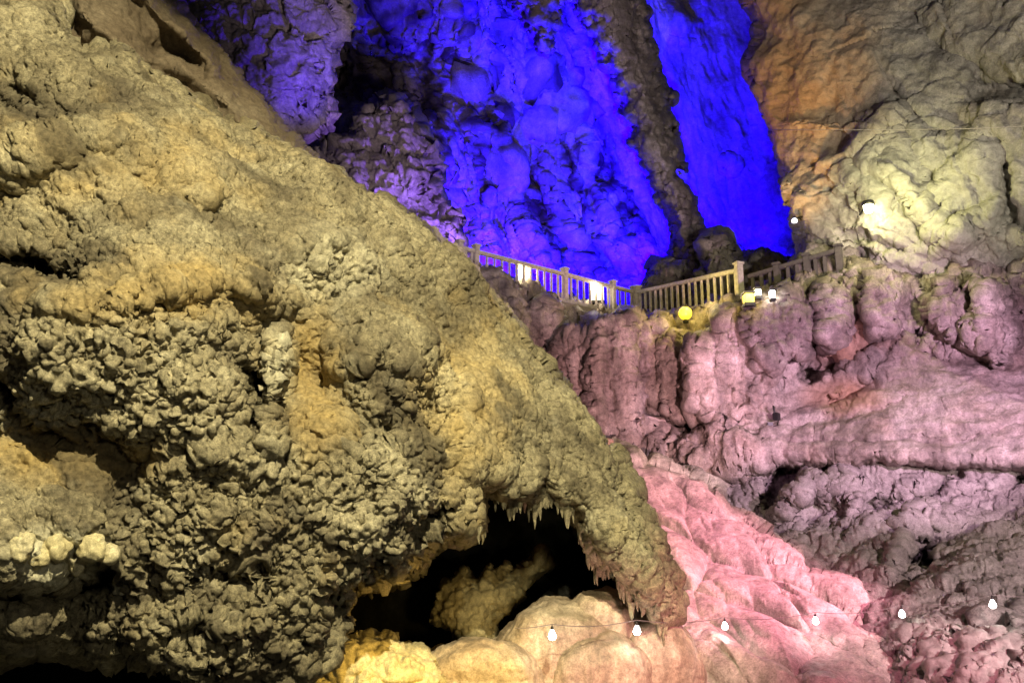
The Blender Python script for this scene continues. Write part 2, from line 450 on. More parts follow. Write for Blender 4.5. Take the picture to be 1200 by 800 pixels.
Ld = tps([(-200, -150, 11), (-200, 200, 9.2), (-200, 500, 7.6), (-200, 800, 7.2), (0, 0, 11.4), (0, 180, 9.6), (0, 260, 9.2), (0, 340, 8.7), (0, 400, 8.0),
          (0, 500, 8.4), (0, 600, 7.6), (0, 650, 7.4), (0, 760, 8), (100, 150, 10), (130, 80, 11), (200, 300, 9), (150, 430, 7.8), (60, 420, 7.7), (240, 460, 8.0), (150, 560, 8.7), (60, 560, 8.2),
          (250, 600, 8.0), (200, 700, 8), (300, 780, 8.5), (200, 160, 10.8), (330, 215, 11), (330, 330, 9.8), (420, 300, 11), (500, 320, 12.2), (560, 390, 12.5), (450, 450, 9.5),
          (370, 450, 10), (400, 600, 8.9), (500, 560, 9.9), (540, 500, 10.8), (600, 480, 11.5), (660, 520, 12), (600, 570, 11.1), (700, 600, 11.6), (750, 680, 11.5),
          (780, 700, 11.6), (350, 700, 8.6), (400, 680, 8.8), (100, 620, 7.6), (90, 680, 8.6), (60, 725, 8.0)])
holeA = [(-60, 288), (0, 288), (45, 297), (62, 313), (98, 318), (100, 330), (60, 330), (0, 332), (-60, 335)]
crackB = [(-60, 410), (0, 425), (18, 445), (45, 470), (90, 512), (140, 524), (200, 524), (258, 497), (300, 480), (315, 470), (300, 498), (262, 520), (230, 540), (190, 552), (160, 554), (120, 545), (85, 532), (50, 506), (20, 478), (-60, 450)]
crackC = [(-60, 668), (10, 668), (40, 676), (80, 682), (128, 668), (150, 655), (140, 690), (100, 705), (60, 712), (20, 722), (-60, 725)]
holeD = [(252, 668), (290, 662), (300, 690), (270, 700), (250, 690)]
holeE = [(205, 730), (235, 715), (262, 722), (255, 745), (225, 750), (200, 748)]
hollows = [(holeA, 4.0, 8), (crackB, 3.5, 9), (crackC, 3.5, 10), (holeD, 1.8, 8), (holeE, 1.8, 8),
           ([(420, 505), (440, 490), (462, 500), (470, 525), (440, 530)], 1.2, 9), ([(495, 425), (515, 440), (518, 480), (505, 500), (498, 460)], 0.35, 8),
           ([(300, 430), (318, 438), (312, 470), (296, 482)], 1.6, 7), ([(455, 620), (500, 600), (530, 590), (520, 612), (480, 632)], 1.6, 8),
           ([(370, 730), (392, 690), (400, 700), (392, 740), (375, 770)], 1.5, 8), ([(40, 100), (55, 112), (45, 135), (20, 115), (5, 95)], 0.3, 8)]
def L_depth(X, Y):
    wx = X + 5 * pix_noise(X, Y, 0.05, 3, 91); wy = Y + 5 * pix_noise(X, Y, 0.05, 3, 92)
    d = Ld(X, Y)
    for poly, dep, w in hollows:
        d = d + dep * ss(-2, w, sdf(wx, wy, poly))
    d = d - 0.35 * line(wx, wy, [(325, 392), (322, 430), (312, 470), (316, 520)], 9)          # pale rib
    d = d - 0.4 * line(wx, wy, [(15, 190), (60, 165), (120, 155), (190, 195), (240, 225)], 22)  # upper terrace lip
    d = d - 0.3 * line(wx, wy, [(70, 360), (150, 350), (220, 330), (270, 325), (330, 345)], 18)
    d = d - 0.3 * line(wx, wy, [(395, 430), (440, 412), (490, 425), (520, 470), (515, 520)], 16)
    d = d + 0.3 * line(wx, wy, [(385, 420), (378, 470), (395, 530)], 9)
    d = d - 0.25 * line(wx, wy, [(300, 300), (350, 290), (430, 320)], 18)
    d = d + 0.25 * line(wx, wy, [(0, 118), (30, 145), (60, 150), (90, 130), (130, 135)], 8)
    return d
def L_masks(V, X, Y):
    smooth = np.maximum.reduce([blob(X, Y, 365, 455, 32, 75), blob(X, Y, 60, 545, 90, 38), blob(X, Y, 20, 350, 50, 20), 0.7 * blob(X, Y, 540, 500, 45, 90), 0.8 * blob(X, Y, 30, 730, 70, 30)])
    curtain = ss(520, 570, X) * ss(430, 520, Y)
    slope = ss(40, -40, (Y - 330) + 0 * X + (X - 420) * -0.55) * 0.7
    return smooth, curtain, slope
def coarse(X, Y):
    wx = X + 25 * pix_noise(X, Y, .02, 4, 71); wy = Y + 25 * pix_noise(X, Y, .02, 4, 72)
    return np.clip(np.maximum.reduce([blob(wx, wy, 160, 440, 180, 85, .3), blob(wx, wy, 320, 640, 210, 110, .25), blob(wx, wy, 250, 730, 190, 60, .3), blob(wx, wy, 475, 590, 90, 60, .3), blob(wx, wy, 445, 475, 55, 60, .3),
                               blob(wx, wy, 505, 465, 25, 55, .4), .7 * blob(wx, wy, 390, 325, 55, 30, .4), .7 * blob(wx, wy, 70, 310, 60, 25, .5), .4 * blob(wx, wy, 60, 120, 90, 60, .5), .8 * blob(wx, wy, 320, 430, 14, 60, .4), blob(wx, wy, 315, 510, 40, 40, .4)]), 0, 1)
fall = np.array([.62, .45, -.64])
def along(V, k):
    a = V @ fall; return V - (1 - k) * a[:, None] * fall
def L_big(V, X, Y):
    smooth, curtain, slope = L_masks(V, X, Y); c = coarse(X, Y)
    return 0.20 * c * (1 - smooth) * (pillow(warped(V, 1.2, .45, 2), 0.9, 3) - 0.6) + 0.26 * fbm(V, 0.7, 4, 5, .55) + (1 - c) * (1 - curtain) * .10 * ridged(along(warped(V, .7, .3, 4), .3), .9, 3, 6)
def L_mid(V, X, Y):
    smooth, curtain, slope = L_masks(V, X, Y); c = coarse(X, Y) * (1 - .8 * smooth) * (1 - .8 * curtain)
    Z = warped(V, 1.5, .08, 7) * np.array([1, 1, 0.12])
    fl = ridged(Z, 2.6, 4, 31) * 0.085 + 0.03 * fbm(V * np.array([1, 1, .25]), 5, 3, 9, .6)
    sheet = (1 - c) * (1 - curtain)
    return c * (0.06 * nod(warped(V, 3, .12, 8), 3.6, 11) + .10 * fbm(V, 2.6, 4, 13, .6) - .16 * ss(.25, .6, fbm(V, 4.5, 2, 14))) + curtain * fl + sheet * (.04 * fbm(along(V, .3), 2.4, 5, 21, .6) + .05 * ridged(along(warped(V, 1, .12, 35), .12), 2.4, 3, 77) - .06 * ss(.35, .6, fbm(V, 3, 3, 78)))
def L_fine(V, X, Y):
    smooth, curtain, slope = L_masks(V, X, Y); c = coarse(X, Y) * (1 - .8 * smooth) * (1 - .7 * curtain)
    W = warped(V, 9, .03, 12)
    return c * (0.04 * nod(W, 10, 15) + 0.055 * nod(W, 19, 16) - 0.11 * ss(.1, .5, noise(V * 12, 18)) + 0.04 * noise(V * 23, 28)) + (.018 + .012 * (1 - smooth)) * fbm(V, 13, 3, 19, .75) + (1 - c) * (1 - .7 * smooth) * (.012 * nod(W, 17, 29) - .035 * ss(.3, .6, noise(V * 14, 30)) + .022 * ridged(along(warped(V, 2, .06, 34), .12), 6, 3, 33))
def ochre(V, X, Y):
    n = fbm(V, 1.6, 3, 41) * 0.5
    return np.maximum.reduce([blob(X, Y, 365, 455, 40, 85, .6), blob(X, Y, 90, 540, 110, 40, .6), blob(X, Y, 120, 200, 190, 60, .8) * .5, 0.7 * blob(X, Y, 200, 345, 150, 35, .7),
                              0.6 * blob(X, Y, 540, 470, 60, 130, .7)]) + n - 0.15
def lstain(V, X, Y):
    a = ss(.15, .6, fbm(along(warped(V, .8, .25, 36), .2), 1.1, 5, 49, .6)) * .75
    b = np.maximum.reduce([line(X, Y, [(0, 108), (35, 140), (90, 140), (140, 125)], 14), line(X, Y, [(70, 70), (160, 130), (260, 200)], 12) * .6, blob(X, Y, 440, 350, 60, 25, .6) * .6, blob(X, Y, 520, 370, 40, 40, .6) * .6, blob(X, Y, 200, 265, 120, 18, .7) * .7])
    return np.maximum(a, b * (.7 + .6 * fbm(V, 2, 4, 50)))
def calc(V, X, Y):
    return np.maximum.reduce([blob(X, Y, 70, 645, 62, 28, .35), 0.75 * blob(X, Y, 322, 425, 10, 40, .5), 0.5 * blob(X, Y, 690, 630, 14, 40), blob(X, Y, 140, 680, 9, 22), .35 * blob(X, Y, 390, 320, 60, 40)]) + fbm(V, 4, 2, 43) * .25 - 0.05
relief('coral_face', L_poly, L_depth, 1.15 * STEP, [L_big, L_mid, L_fine], M_LEFT, mass, rnd=(34, 1.0), warp=(5, .06), back=(0.3, .7, 1.2, 1.8, 2.5, 3.3, 4.2, 5.2, 6.3, 7.5), attrs={'ochre': ochre, 'calcite': calc, 'stain': lstain}, seed=3)

# brown fluted shoulder behind the crest
Sd = tps([(-20, -150, 13.5), (200, -150, 16), (60, 30, 12.6), (150, 40, 13.2), (220, 60, 14.6), (220, 150, 12.6), (300, 140, 14), (340, 200, 13), (420, 250, 13.2), (560, 350, 13.8), (350, 300, 13), (100, 150, 13)])
def S_depth(X, Y):
    wx = X + 6 * pix_noise(X, Y, 0.03, 3, 95); wy = Y + 6 * pix_noise(X, Y, 0.03, 3, 96)
    d = Sd(X, Y)
    for pts, w, hgt in (([(80, -20), (112, 30), (160, 65), (178, 85)], 7, .3), ([(155, -20), (195, 25), (235, 55), (248, 85)], 8, .4), ([(170, 70), (200, 75), (250, 105), (280, 140)], 8, .4),
                        ([(150, 85), (215, 130), (290, 175)], 6, .25), ([(200, 20), (270, 95), (340, 175), (420, 240)], 10, .35), ([(250, 90), (300, 155), (380, 215)], 6, .25)):
        d = d - hgt * line(wx, wy, pts, w)
    for pts, w, hgt in (([(75, 10), (95, 55), (130, 62)], 11, .5), ([(185, 60), (225, 65)], 12, .4), ([(205, 95), (240, 120)], 11, .4), ([(230, 45), (300, 130), (370, 205)], 6, .3), ([(300, 160), (340, 188)], 6, .3)):
        d = d + hgt * line(wx, wy, pts, w)
    return d
relief('fluted_shoulder', [(20, -160), (70, -160), (150, -60)] + L_top[:12] + [(600, 450), (450, 400), (300, 300), (100, 150), (40, 60)], S_depth, 1.5 * STEP,
       [lambda V, X, Y: 0.16 * fbm(V, .9, 4, 51) , lambda V, X, Y: 0.03 * fbm(V, 6, 3, 53) + .03 * nod(V, 6, 54)], M_SHOULDER, mass, rnd=(28, 1.2), warp=(4, .05), seed=8)

# stalactite fringe along the lip of the overhang
def hang(x, y0, y1, Lp, r, seed):
    lip = None
    for y in np.arange(y0, y1, 1.0):
        d = surface(x, y)
        if d > 13.2: break
        lip = (y, d)
    if lip is None: return
    icicle('stalactite', at(x, lip[0] - 2, lip[1] + .03), Lp * lip[1] / FPX + .06, r, M_LEFT, mass, seed)
for i in range(54):
    hang(559 + 124 * (i + random.uniform(.1, .9)) / 54, 545, 625, random.choice([8, 10, 12, 15, 20, 27]), random.uniform(.03, .065), i)
for i in range(36):
    u = (i + random.uniform(.1, .9)) / 36
    hang(684 + 98 * u, 575 + 110 * u, 735, random.choice([9, 12, 16, 20, 28]), random.uniform(.035, .07), 100 + i)

# white calcite knobs above the lower crack
for (x, y, r, sq) in ((50, 690, 15, (1.2, .9, 1.1)), (72, 672, 9, (1.1, 1, .9)), (24, 640, 14, (1, .8, 1.2)), (45, 650, 13, (1, .8, 1.1)), (66, 640, 13, (1, .8, 1)), (90, 655, 12, (.9, .8, 1.3)), (110, 640, 14, (1, .8, 1.1)), (128, 650, 10, (1, .8, 1)), (141, 682, 9, (.7, .8, 1.7))):
    dd = float(Ld(np.array([x], f32), np.array([y], f32))[0]) - (0.22 if y < 665 else -.25)
    rr = r * dd / FPX
    lump('calcite_knob', at(x, y, dd), rr, sq, lambda W, rr=rr: rr * (.6 * fbm(W, 5, 4, 71) + .22 * nod(W, 13, 72)), M_MOUND, mass, 4)

# ================================================================== 2. the black cavity under it and the ridge inside
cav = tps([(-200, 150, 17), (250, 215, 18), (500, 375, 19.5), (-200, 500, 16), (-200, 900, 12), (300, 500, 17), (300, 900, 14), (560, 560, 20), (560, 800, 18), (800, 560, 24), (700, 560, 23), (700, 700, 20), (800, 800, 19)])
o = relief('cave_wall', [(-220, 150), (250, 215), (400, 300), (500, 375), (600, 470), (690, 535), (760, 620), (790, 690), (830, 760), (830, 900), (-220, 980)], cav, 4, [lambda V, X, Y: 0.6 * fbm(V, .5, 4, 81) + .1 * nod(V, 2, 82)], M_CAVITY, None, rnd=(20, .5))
tag(o, 'rear wall of the cavity under the overhang, its shade painted in near-black', 'cave wall', kind='structure')
rd = tps([(500, 740, 13.6), (520, 680, 14.4), (570, 680, 14), (640, 650, 14.6), (600, 720, 13.8), (560, 740, 13.4), (660, 700, 14.6)])
o = relief('rock_ridge', [(505, 726), (516, 690), (522, 678), (548, 664), (556, 678), (574, 660), (582, 672), (592, 658), (600, 668), (622, 655), (630, 640), (636, 636), (646, 650), (648, 664), (622, 680), (616, 700), (590, 718), (580, 735), (600, 760), (540, 760), (530, 738)], rd, 1.2 * STEP,
           [lambda V, X, Y: .1 * fbm(V, 2, 4, 83), lambda V, X, Y: .035 * nod(V, 7, 84) + .03 * fbm(V, 9, 2, 85)], M_RIDGE, None, rnd=(26, .9), warp=(4, .08), back=(.4, 1))
tag(o, 'dim olive jagged rock ridge standing inside the black cavity', 'rock')
o = relief('rock_ridge', [(606, 745), (622, 722), (640, 705), (660, 690), (672, 694), (660, 712), (640, 730), (625, 760)], tps([(606, 745, 14.4), (660, 690, 15.2), (640, 760, 14.2), (680, 690, 15.2)]), 1.4 * STEP,
           [lambda V, X, Y: .1 * ridged(V, 2, 3, 87) + .04 * fbm(V, 8, 3, 88)], M_DARK, None, rnd=(14, .5), warp=(4, .08), back=(.4, 1))
tag(o, 'low dark slanting slab of rock between the olive ridge and the peach dome', 'rock')

# ================================================================== 3. pale domes at the foot
def dome(name, cx, cy, rx, ry, d, thick, mat, label, seed, knob=0.0, flute=1.0):
    """a bulging flowstone dome, top outline at (cx, cy), running down out of the frame"""
    bottom = cy + ry
    poly = [(cx + rx * math.cos(a) * 1.0, bottom - ry * math.sin(a)) for a in np.linspace(0, math.pi, 22)]
    poly += [(cx - rx * 1.12, bottom + 80), (cx - rx * 1.1, 930), (cx + rx * 1.1, 930), (cx + rx * 1.12, bottom + 80)]
    def dep(X, Y):
        u = np.clip(np.abs(X - cx) / (rx * 1.25), 0, 1); v = np.clip((bottom - Y) / ry, 0, 1)
        return d - thick * (np.sqrt(np.clip(1 - u * u, 0, 1)) * np.sqrt(np.clip(1 - .9 * v * v, 0, 1))) - .0035 * np.clip(Y - bottom, 0, 400)
    def d1(V, X, Y):
        Z = V * np.array([1, 1, .15])
        return .09 * fbm(V, 1.1, 3, seed) + flute * (.035 * ridged(warped(Z, 1, .1, seed), 1.7, 4, seed + 5) + .015 * fbm(V * np.array([.5, .5, 3]), 1.4, 3, seed + 6)) + knob * (.10 * nod(V, 3.5, seed + 7))
    def d2(V, X, Y):
        return .012 * fbm(V, 6, 4, seed + 9, .6) + knob * (.05 * nod(V, 9, seed + 8) + .04 * noise(V * 8, 4))
    o = relief(name, poly, dep, 1.3 * STEP, [d1, d2], mat, None, rnd=(22, .7), warp=(6, .025), seed=seed, back=(.5, 1.5))
    return tag(o, label, 'flowstone')
dome('coral_mound', 428, 752, 84, 44, 11.2, 1.1, M_MOUND, 'knobbly bright yellow coral mound at the foot of the black cavity', 101, knob=1)
dome('flowstone_dome', 563, 747, 74, 50, 11.7, .8, M_DOME, 'smooth golden flowstone dome beside the knobbly yellow mound', 111)
dome('flowstone_dome', 655, 704, 78, 90, 12.5, .9, M_DOME, 'wide peach flowstone dome under the first hanging bulb', 121)
dome('flowstone_dome', 706, 690, 52, 80, 12.8, .8, M_DOME, 'pointed grey-pink flowstone dome peaking under the stalactite fringe', 131)
dome('flowstone_dome', 700, 738, 62, 70, 12.1, .7, M_DOME, 'pale greenish flowstone dome lowest between the first two hanging bulbs', 141)
dome('flowstone_dome', 766, 722, 56, 80, 12.6, .7, M_DOME, 'pinkish flowstone dome under the second hanging bulb, next to the cascade', 151)

# ================================================================== 4. pink cascade
casc_d = tps([(690, 490, 23.6), (760, 510, 23.2), (720, 560, 21), (800, 560, 20.6), (860, 580, 20.2), (760, 640, 18), (850, 640, 17.6), (930, 640, 17.6), (780, 720, 15), (880, 720, 14.8), (980, 700, 15.6), (800, 800, 13), (920, 800, 12.7), (1040, 780, 13.4), (1060, 850, 12.6), (820, 940, 11.4), (1000, 940, 11.2)])
casc_poly = [(655, 470), (690, 496), (722, 504), (748, 514), (780, 528), (815, 545), (850, 572), (885, 602), (920, 630), (960, 655), (1000, 682), (1030, 715), (1050, 750), (1062, 790), (1085, 870), (1090, 960), (790, 960), (770, 720), (745, 650), (715, 575), (690, 530)]
flow = np.array([.30, -.80, -.52]); flow /= np.linalg.norm(flow)
def stretch(V, k):
    a = V @ flow
    return V - (1 - k) * a[:, None] * flow
def casc1(V, X, Y):
    lo = ss(900, 1000, X) * ss(690, 740, Y)
    return (1 - .6 * lo) * .75 * (scallop(stretch(warped(V, .5, .3, 1), .42), .85, flow, 201) - .5) + .22 * fbm(V, .4, 3, 203)
def casc2(V, X, Y):
    W = stretch(warped(V, 1.2, .12, 4), .4); lo = ss(900, 1000, X) * ss(690, 740, Y)
    Z = V * np.array([1, 1, .12])
    return (1 - .5 * lo) * .11 * (scallop(W, 1.9, flow, 205) - .5) + .02 * ridged(stretch(V, .12), 1.6, 3, 207) + .06 * lo * ridged(Z, 1.3, 3, 209) + .02 * fbm(V, 2, 4, 206)
def casc3(V, X, Y): return .014 * fbm(stretch(V, .5), 4, 5, 211, .6)
o = relief('flowstone_cascade', casc_poly, casc_d, 1.15 * STEP, [casc1, casc2, casc3], M_PINK, None, rnd=(30, 1.2), warp=(6, .03), seed=21)
tag(o, 'pink-lit flowstone cascade of overlapping lobes running down from the cliff past the hanging bulbs', 'flowstone')

# ================================================================== 5. cliff under the walkway
cliff = empty('rock_cliff', at(900, 540, 22))
tag(cliff, 'tall draped rock cliff carrying the railed walkway, washed in pink light', 'cliff')
cl_d = tps([(540, 320, 27.2), (600, 380, 27), (650, 365, 29.5), (745, 385, 31), (800, 385, 28), (868, 372, 25.6), (950, 345, 24.6), (1050, 345, 23.6), (1200, 340, 22), (1420, 320, 20.5), (620, 450, 26), (700, 500, 26.5), (760, 480, 27), (820, 470, 25),
            (870, 440, 24.4), (950, 440, 24.2), (900, 510, 23.2), (1000, 400, 23.8), (1100, 400, 22.8), (1200, 420, 21.5), (1000, 480, 22.3), (1100, 480, 21.2), (1200, 480, 20.2), (1000, 530, 21.4), (1100, 540, 20.2), (1200, 545, 19.2), (1420, 550, 18)])
cl_poly = [(540, 318), (600, 342), (650, 360), (745, 379), (800, 379), (868, 360), (915, 340), (960, 328), (1010, 326), (1100, 322), (1200, 312), (1420, 290), (1420, 580), (1200, 550), (1100, 546), (1000, 544), (920, 540), (880, 545), (840, 560), (760, 540), (640, 530), (560, 430)]
def cl_depth(X, Y):
    wx = X + 6 * pix_noise(X, Y, 0.04, 3, 97); wy = Y + 6 * pix_noise(X, Y, 0.04, 3, 98)
    d = cl_d(X, Y)
    d = d + 1.2 * ss(-3, 16, sdf(wx, wy, [(920, 440), (945, 420), (985, 405), (1020, 398), (1060, 385), (1095, 392), (1090, 402), (1040, 412), (1020, 425), (985, 440), (945, 452)]))
    d = d + .4 * line(wx, wy, [(975, 472), (1000, 462), (1030, 440)], 7)
    d = d + .5 * line(wx, wy, [(1085, 418), (1120, 424), (1180, 425)], 5)
    d = d + .15 * line(wx, wy, [(850, 510), (900, 518), (1000, 520), (1120, 516), (1200, 500)], 5)
    d = d + .12 * line(wx, wy, [(930, 500), (990, 490), (1060, 470)], 5)
    d = d + 4 * ss(-3, 10, sdf(wx, wy, [(762, 494), (778, 484), (805, 482), (842, 488), (845, 502), (838, 516), (805, 524), (780, 522), (766, 510)]))
    d = d + .9 * ss(-3, 12, sdf(wx, wy, [(625, 410), (650, 395), (680, 405), (690, 430), (660, 440), (630, 430)]))
    d = d + .6 * ss(-3, 12, sdf(wx, wy, [(870, 330), (935, 330), (960, 345), (940, 372), (925, 380), (915, 355)]))
    return d
def cl_masks(X, Y): return ss(430, 490, Y + (X - 880) * .22) * ss(850, 930, X)
def cl1(V, X, Y):
    led = cl_masks(X, Y); Z = warped(V, .6, .3, 5) * np.array([1, 1, .25])
    return (1 - led) * (.40 * (pillow(Z, .5, 221) - .6) + .25 * ridged(Z, .55, 3, 222)) + (.3 - .15 * led) * fbm(V, .45, 4, 223) + (.25 - .17 * led) * facet(warped(V, .8, .2, 3), .6, 224)
def cl2(V, X, Y):
    led = cl_masks(X, Y); Z = warped(V, 1.2, .15, 9) * np.array([1, 1, .15])
    st = V * np.array([.35, .35, 1.6])
    return (1 - led) * (.10 * (pillow(Z, 1.6, 225) - .6) + .18 * ridged(Z, 1.5, 4, 226)) + (.13 - .09 * led) * fbm(V, 1.6, 4, 227, .6) + led * (.07 * ridged(st, .8, 4, 229)) + (.12 - .09 * led) * facet(V, 1.7, 228)
def cl3(V, X, Y):
    led = cl_masks(X, Y); return .06 * (1 - .6 * led) * fbm(V, 4, 4, 231, .6)
relief('cliff_face', cl_poly, cl_depth, 1.3 * STEP, [cl1, cl2, cl3], M_CLIFF, cliff, rnd=(16, .8), warp=(5, .04), seed=23,
       attrs={'ochre': lambda V, X, Y: .7 * blob(X, Y, 985, 395, 60, 20, .7) + .8 * blob(X, Y, 990, 465, 40, 18, .7) + .25 * fbm(V, 1, 3, 44)})
def drape(x0, x1, y0, y1, d, seed, lean=0, label=None):
    w = x1 - x0
    poly = [(x0 + .1 * w, y0), (x1 - .1 * w, y0), (x1, y0 + 25), (x1 + lean, (y0 + y1) / 2), (x1 + lean - .05 * w, y1 - 25), (x1 + lean - .25 * w, y1 - 3), ((x0 + x1) / 2 + lean, y1), (x0 + lean + .2 * w, y1 - 8), (x0 + lean, y1 - 35), (x0 + lean * .5, (y0 + y1) / 2), (x0, y0 + 25)]
    dep = lambda X, Y: d - .006 * (Y - y0) - .45 * np.sqrt(np.clip(1 - ((X - (x0 + x1) / 2 - lean / 2) / (w * .62)) ** 2, 0, 1))
    def e1(V, X, Y):
        Z = warped(V, .8, .2, seed) * np.array([1, 1, .1]); return .22 * ridged(Z, .75, 3, seed) + .10 * (pillow(Z, 1.5, seed + 3) - .5) + .22 * fbm(V, .7, 4, seed + 1)
    def e2(V, X, Y):
        Z = V * np.array([1, 1, .12]); return .08 * ridged(Z, 2.6, 4, seed + 5) + .12 * fbm(V, 2.5, 5, seed + 2, .6) + .06 * facet(V, 2.2, seed + 4)
    return relief('drapery', poly, dep, 1.2 * STEP, [e1, e2], M_CLIFF, cliff, rnd=(12, .7), warp=(14, .035), seed=seed, back=(.6, 2))
drape(690, 748, 378, 508, 26.4, 241, -4)
drape(650, 712, 390, 500, 26.9, 246, 8)
drape(742, 782, 378, 470, 27, 251, 2)
drape(776, 812, 400, 486, 26.2, 256, -2)
drape(812, 850, 400, 486, 24.8, 261, 0)
drape(845, 885, 372, 470, 24.8, 266, 0)
drape(618, 652, 368, 402, 27.6, 271, 0)
drape(878, 916, 352, 425, 24.3, 276, 0)
drape(912, 950, 346, 412, 24.1, 281, 2)
drape(955, 992, 340, 398, 23.9, 286, 0)
drape(1010, 1052, 334, 384, 23.4, 291, 0)
drape(1098, 1136, 336, 402, 22.5, 296, -2)
drape(1142, 1186, 334, 428, 21.9, 297, 0)

# ================================================================== 6. lower wall under the ledge
lw_d = tps([(760, 480, 26), (860, 540, 23.6), (1000, 540, 22.3), (1100, 545, 21), (1200, 545, 20), (1420, 540, 18.8), (900, 600, 22), (1000, 600, 20.8), (1100, 600, 19.8), (1200, 600, 19), (1000, 660, 18.6), (1100, 670, 17), (1200, 660, 16.5),
            (1080, 720, 14.6), (1200, 720, 13.4), (1100, 800, 12.6), (1200, 800, 11.8), (1420, 800, 10.5), (1420, 650, 15), (1100, 940, 11), (800, 640, 24), (950, 760, 16), (1420, 940, 9.5)])
lw_poly = [(740, 470), (900, 500), (1000, 520), (1200, 520), (1440, 520), (1440, 960), (1000, 960), (900, 800), (780, 640)]
def lw_depth(X, Y):
    wx = X + 6 * pix_noise(X, Y, 0.05, 3, 99); wy = Y + 6 * pix_noise(X, Y, 0.05, 3, 90)
    d = lw_d(X, Y)
    for poly, dep, w in (([(1060, 655), (1070, 630), (1085, 618), (1097, 622), (1099, 645), (1104, 665), (1090, 668), (1070, 662)], 5, 6), ([(890, 560), (905, 540), (945, 533), (975, 540), (985, 560), (950, 560), (925, 575), (910, 598), (894, 595)], 1.8, 12),
                         ([(1185, 555), (1230, 550), (1230, 575), (1190, 572)], 1.5, 8), ([(765, 492), (800, 486), (838, 492), (838, 515), (800, 524), (776, 522)], 4, 9)):
        d = d + dep * ss(-2, w, sdf(wx, wy, poly))
    d = d - .8 * line(wx, wy, [(920, 590), (950, 565), (985, 570), (1000, 590)], 16)
    d = d + .7 * line(wx, wy, [(1010, 595), (1060, 588), (1100, 575), (1130, 550)], 7)
    d = d - .5 * line(wx, wy, [(1040, 670), (1060, 625), (1080, 608), (1110, 612)], 10)
    for pts in ([(1090, 770), (1095, 800)], [(1118, 755), (1122, 800)], [(1150, 750), (1140, 790)], [(1175, 740), (1185, 790)], [(1075, 745), (1085, 765)]):
        d = d + .45 * line(wx, wy, pts, 6)
    return d
def coralm(X, Y): return ss(1040, 1090, X) * ss(725, 760, Y)
def lw1(V, X, Y): return .45 * fbm(V, .5, 4, 302) + .15 * facet(warped(V, .8, .25, 6), .6, 308)
def lw2(V, X, Y): return .11 * ridged(warped(V, 1, .2, 5) * np.array([1, 1, .4]), 1.1, 4, 303) + .09 * fbm(V, 1.8, 5, 304, .6) + .05 * facet(V, 1.9, 309) + .08 * coralm(X, Y) * nod(V, 3, 306)
def lw3(V, X, Y): return coralm(X, Y) * (.08 * nod(V, 5.5, 305) - .2 * ss(.15, .5, noise(V * 4, 311))) + .05 * fbm(V, 5, 4, 307, .65) + .03 * facet(V, 4.5, 310)
o = relief('rock_wall', lw_poly, lw_depth, 1.2 * STEP, [lw1, lw2, lw3], M_LOWER, None, rnd=(20, 1), warp=(4, .04), seed=31, attrs={'calcite': lambda V, X, Y: .8 * coralm(X, Y) + .4 * fbm(V, 1.4, 3, 45)})
tag(o, 'rough grey-brown rock wall with a black hole, below the purple ledge', 'cave wall')

# ================================================================== 7. upper rock buttress
bu_d = tps([(860, -150, 31), (870, 0, 29.5), (900, 120, 28.5), (930, 230, 27.5), (955, 300, 26), (1000, -100, 27), (1000, 100, 26), (1000, 200, 25), (1020, 240, 24.2), (1020, 320, 24.4), (1100, 330, 23.6), (1100, 200, 23.6), (1100, 50, 24.6),
            (1090, -100, 25), (1200, 320, 22), (1200, 200, 21.6), (1200, 50, 21.6), (1200, -100, 22), (1420, 300, 20), (1420, 50, 19), (1420, -140, 19.6)])
bu_poly = [(855, -160), (864, -10), (870, 8), (884, 22), (890, 45), (882, 70), (884, 90), (897, 130), (907, 172), (917, 205), (936, 238), (944, 262), (950, 290), (975, 300), (1000, 306), (1012, 322), (1040, 328), (1080, 328), (1130, 332), (1200, 318), (1440, 300), (1440, -160)]
def bu_depth(X, Y):
    wx = X + 7 * pix_noise(X, Y, 0.04, 3, 93); wy = Y + 7 * pix_noise(X, Y, 0.04, 3, 94)
    d = bu_d(X, Y)
    for pts, w, h in (([(1005, 195), (1045, 220), (1075, 265), (1095, 285)], 6, .8), ([(1090, 200), (1085, 230), (1100, 245), (1130, 260)], 8, .9), ([(1060, 160), (1085, 195), (1092, 215)], 6, .5), ([(1170, 170), (1178, 220), (1185, 260)], 9, .7),
                      ([(1090, 40), (1100, 60), (1130, 65), (1160, 80), (1200, 100)], 9, .7), ([(1150, 100), (1190, 110), (1240, 105)], 14, 1.0), ([(1050, 110), (1075, 140), (1100, 160)], 7, .5), ([(985, 275), (1030, 285), (1060, 295)], 5, .35)):
        d = d + h * line(wx, wy, pts, w)
    for pts, w, h in (([(1045, 195), (1085, 245), (1130, 285)], 12, .3), ([(1100, 285), (1150, 260), (1172, 235)], 12, .5), ([(960, 190), (1010, 160), (1060, 120)], 12, .4), ([(920, 145), (985, 145), (1035, 125)], 9, .3)):
        d = d - h * line(wx, wy, pts, w)
    return d
def bu1(V, X, Y): return .5 * fbm(V, .35, 4, 311) + .3 * facet(V, .36, 312) * (.25 + .75 * ss(960, 1040, X))
def bu2(V, X, Y):
    W = V @ np.array([[.8, 0, .6], [0, 1, 0], [-.6, 0, .8]]) * np.array([.5, 1, 1.6])
    k = np.clip(.25 + ss(1020, 1080, X) * .4 + ss(170, 230, Y) * .6, 0, 1)
    return k * (.2 * facet(W, .8, 313) + .06 * facet(W, 1.7, 318)) + (.025 + .035 * k) * fbm(V, 1.3, 5, 314, .6) + (.02 + .05 * k) * ridged(W, .9, 3, 315)
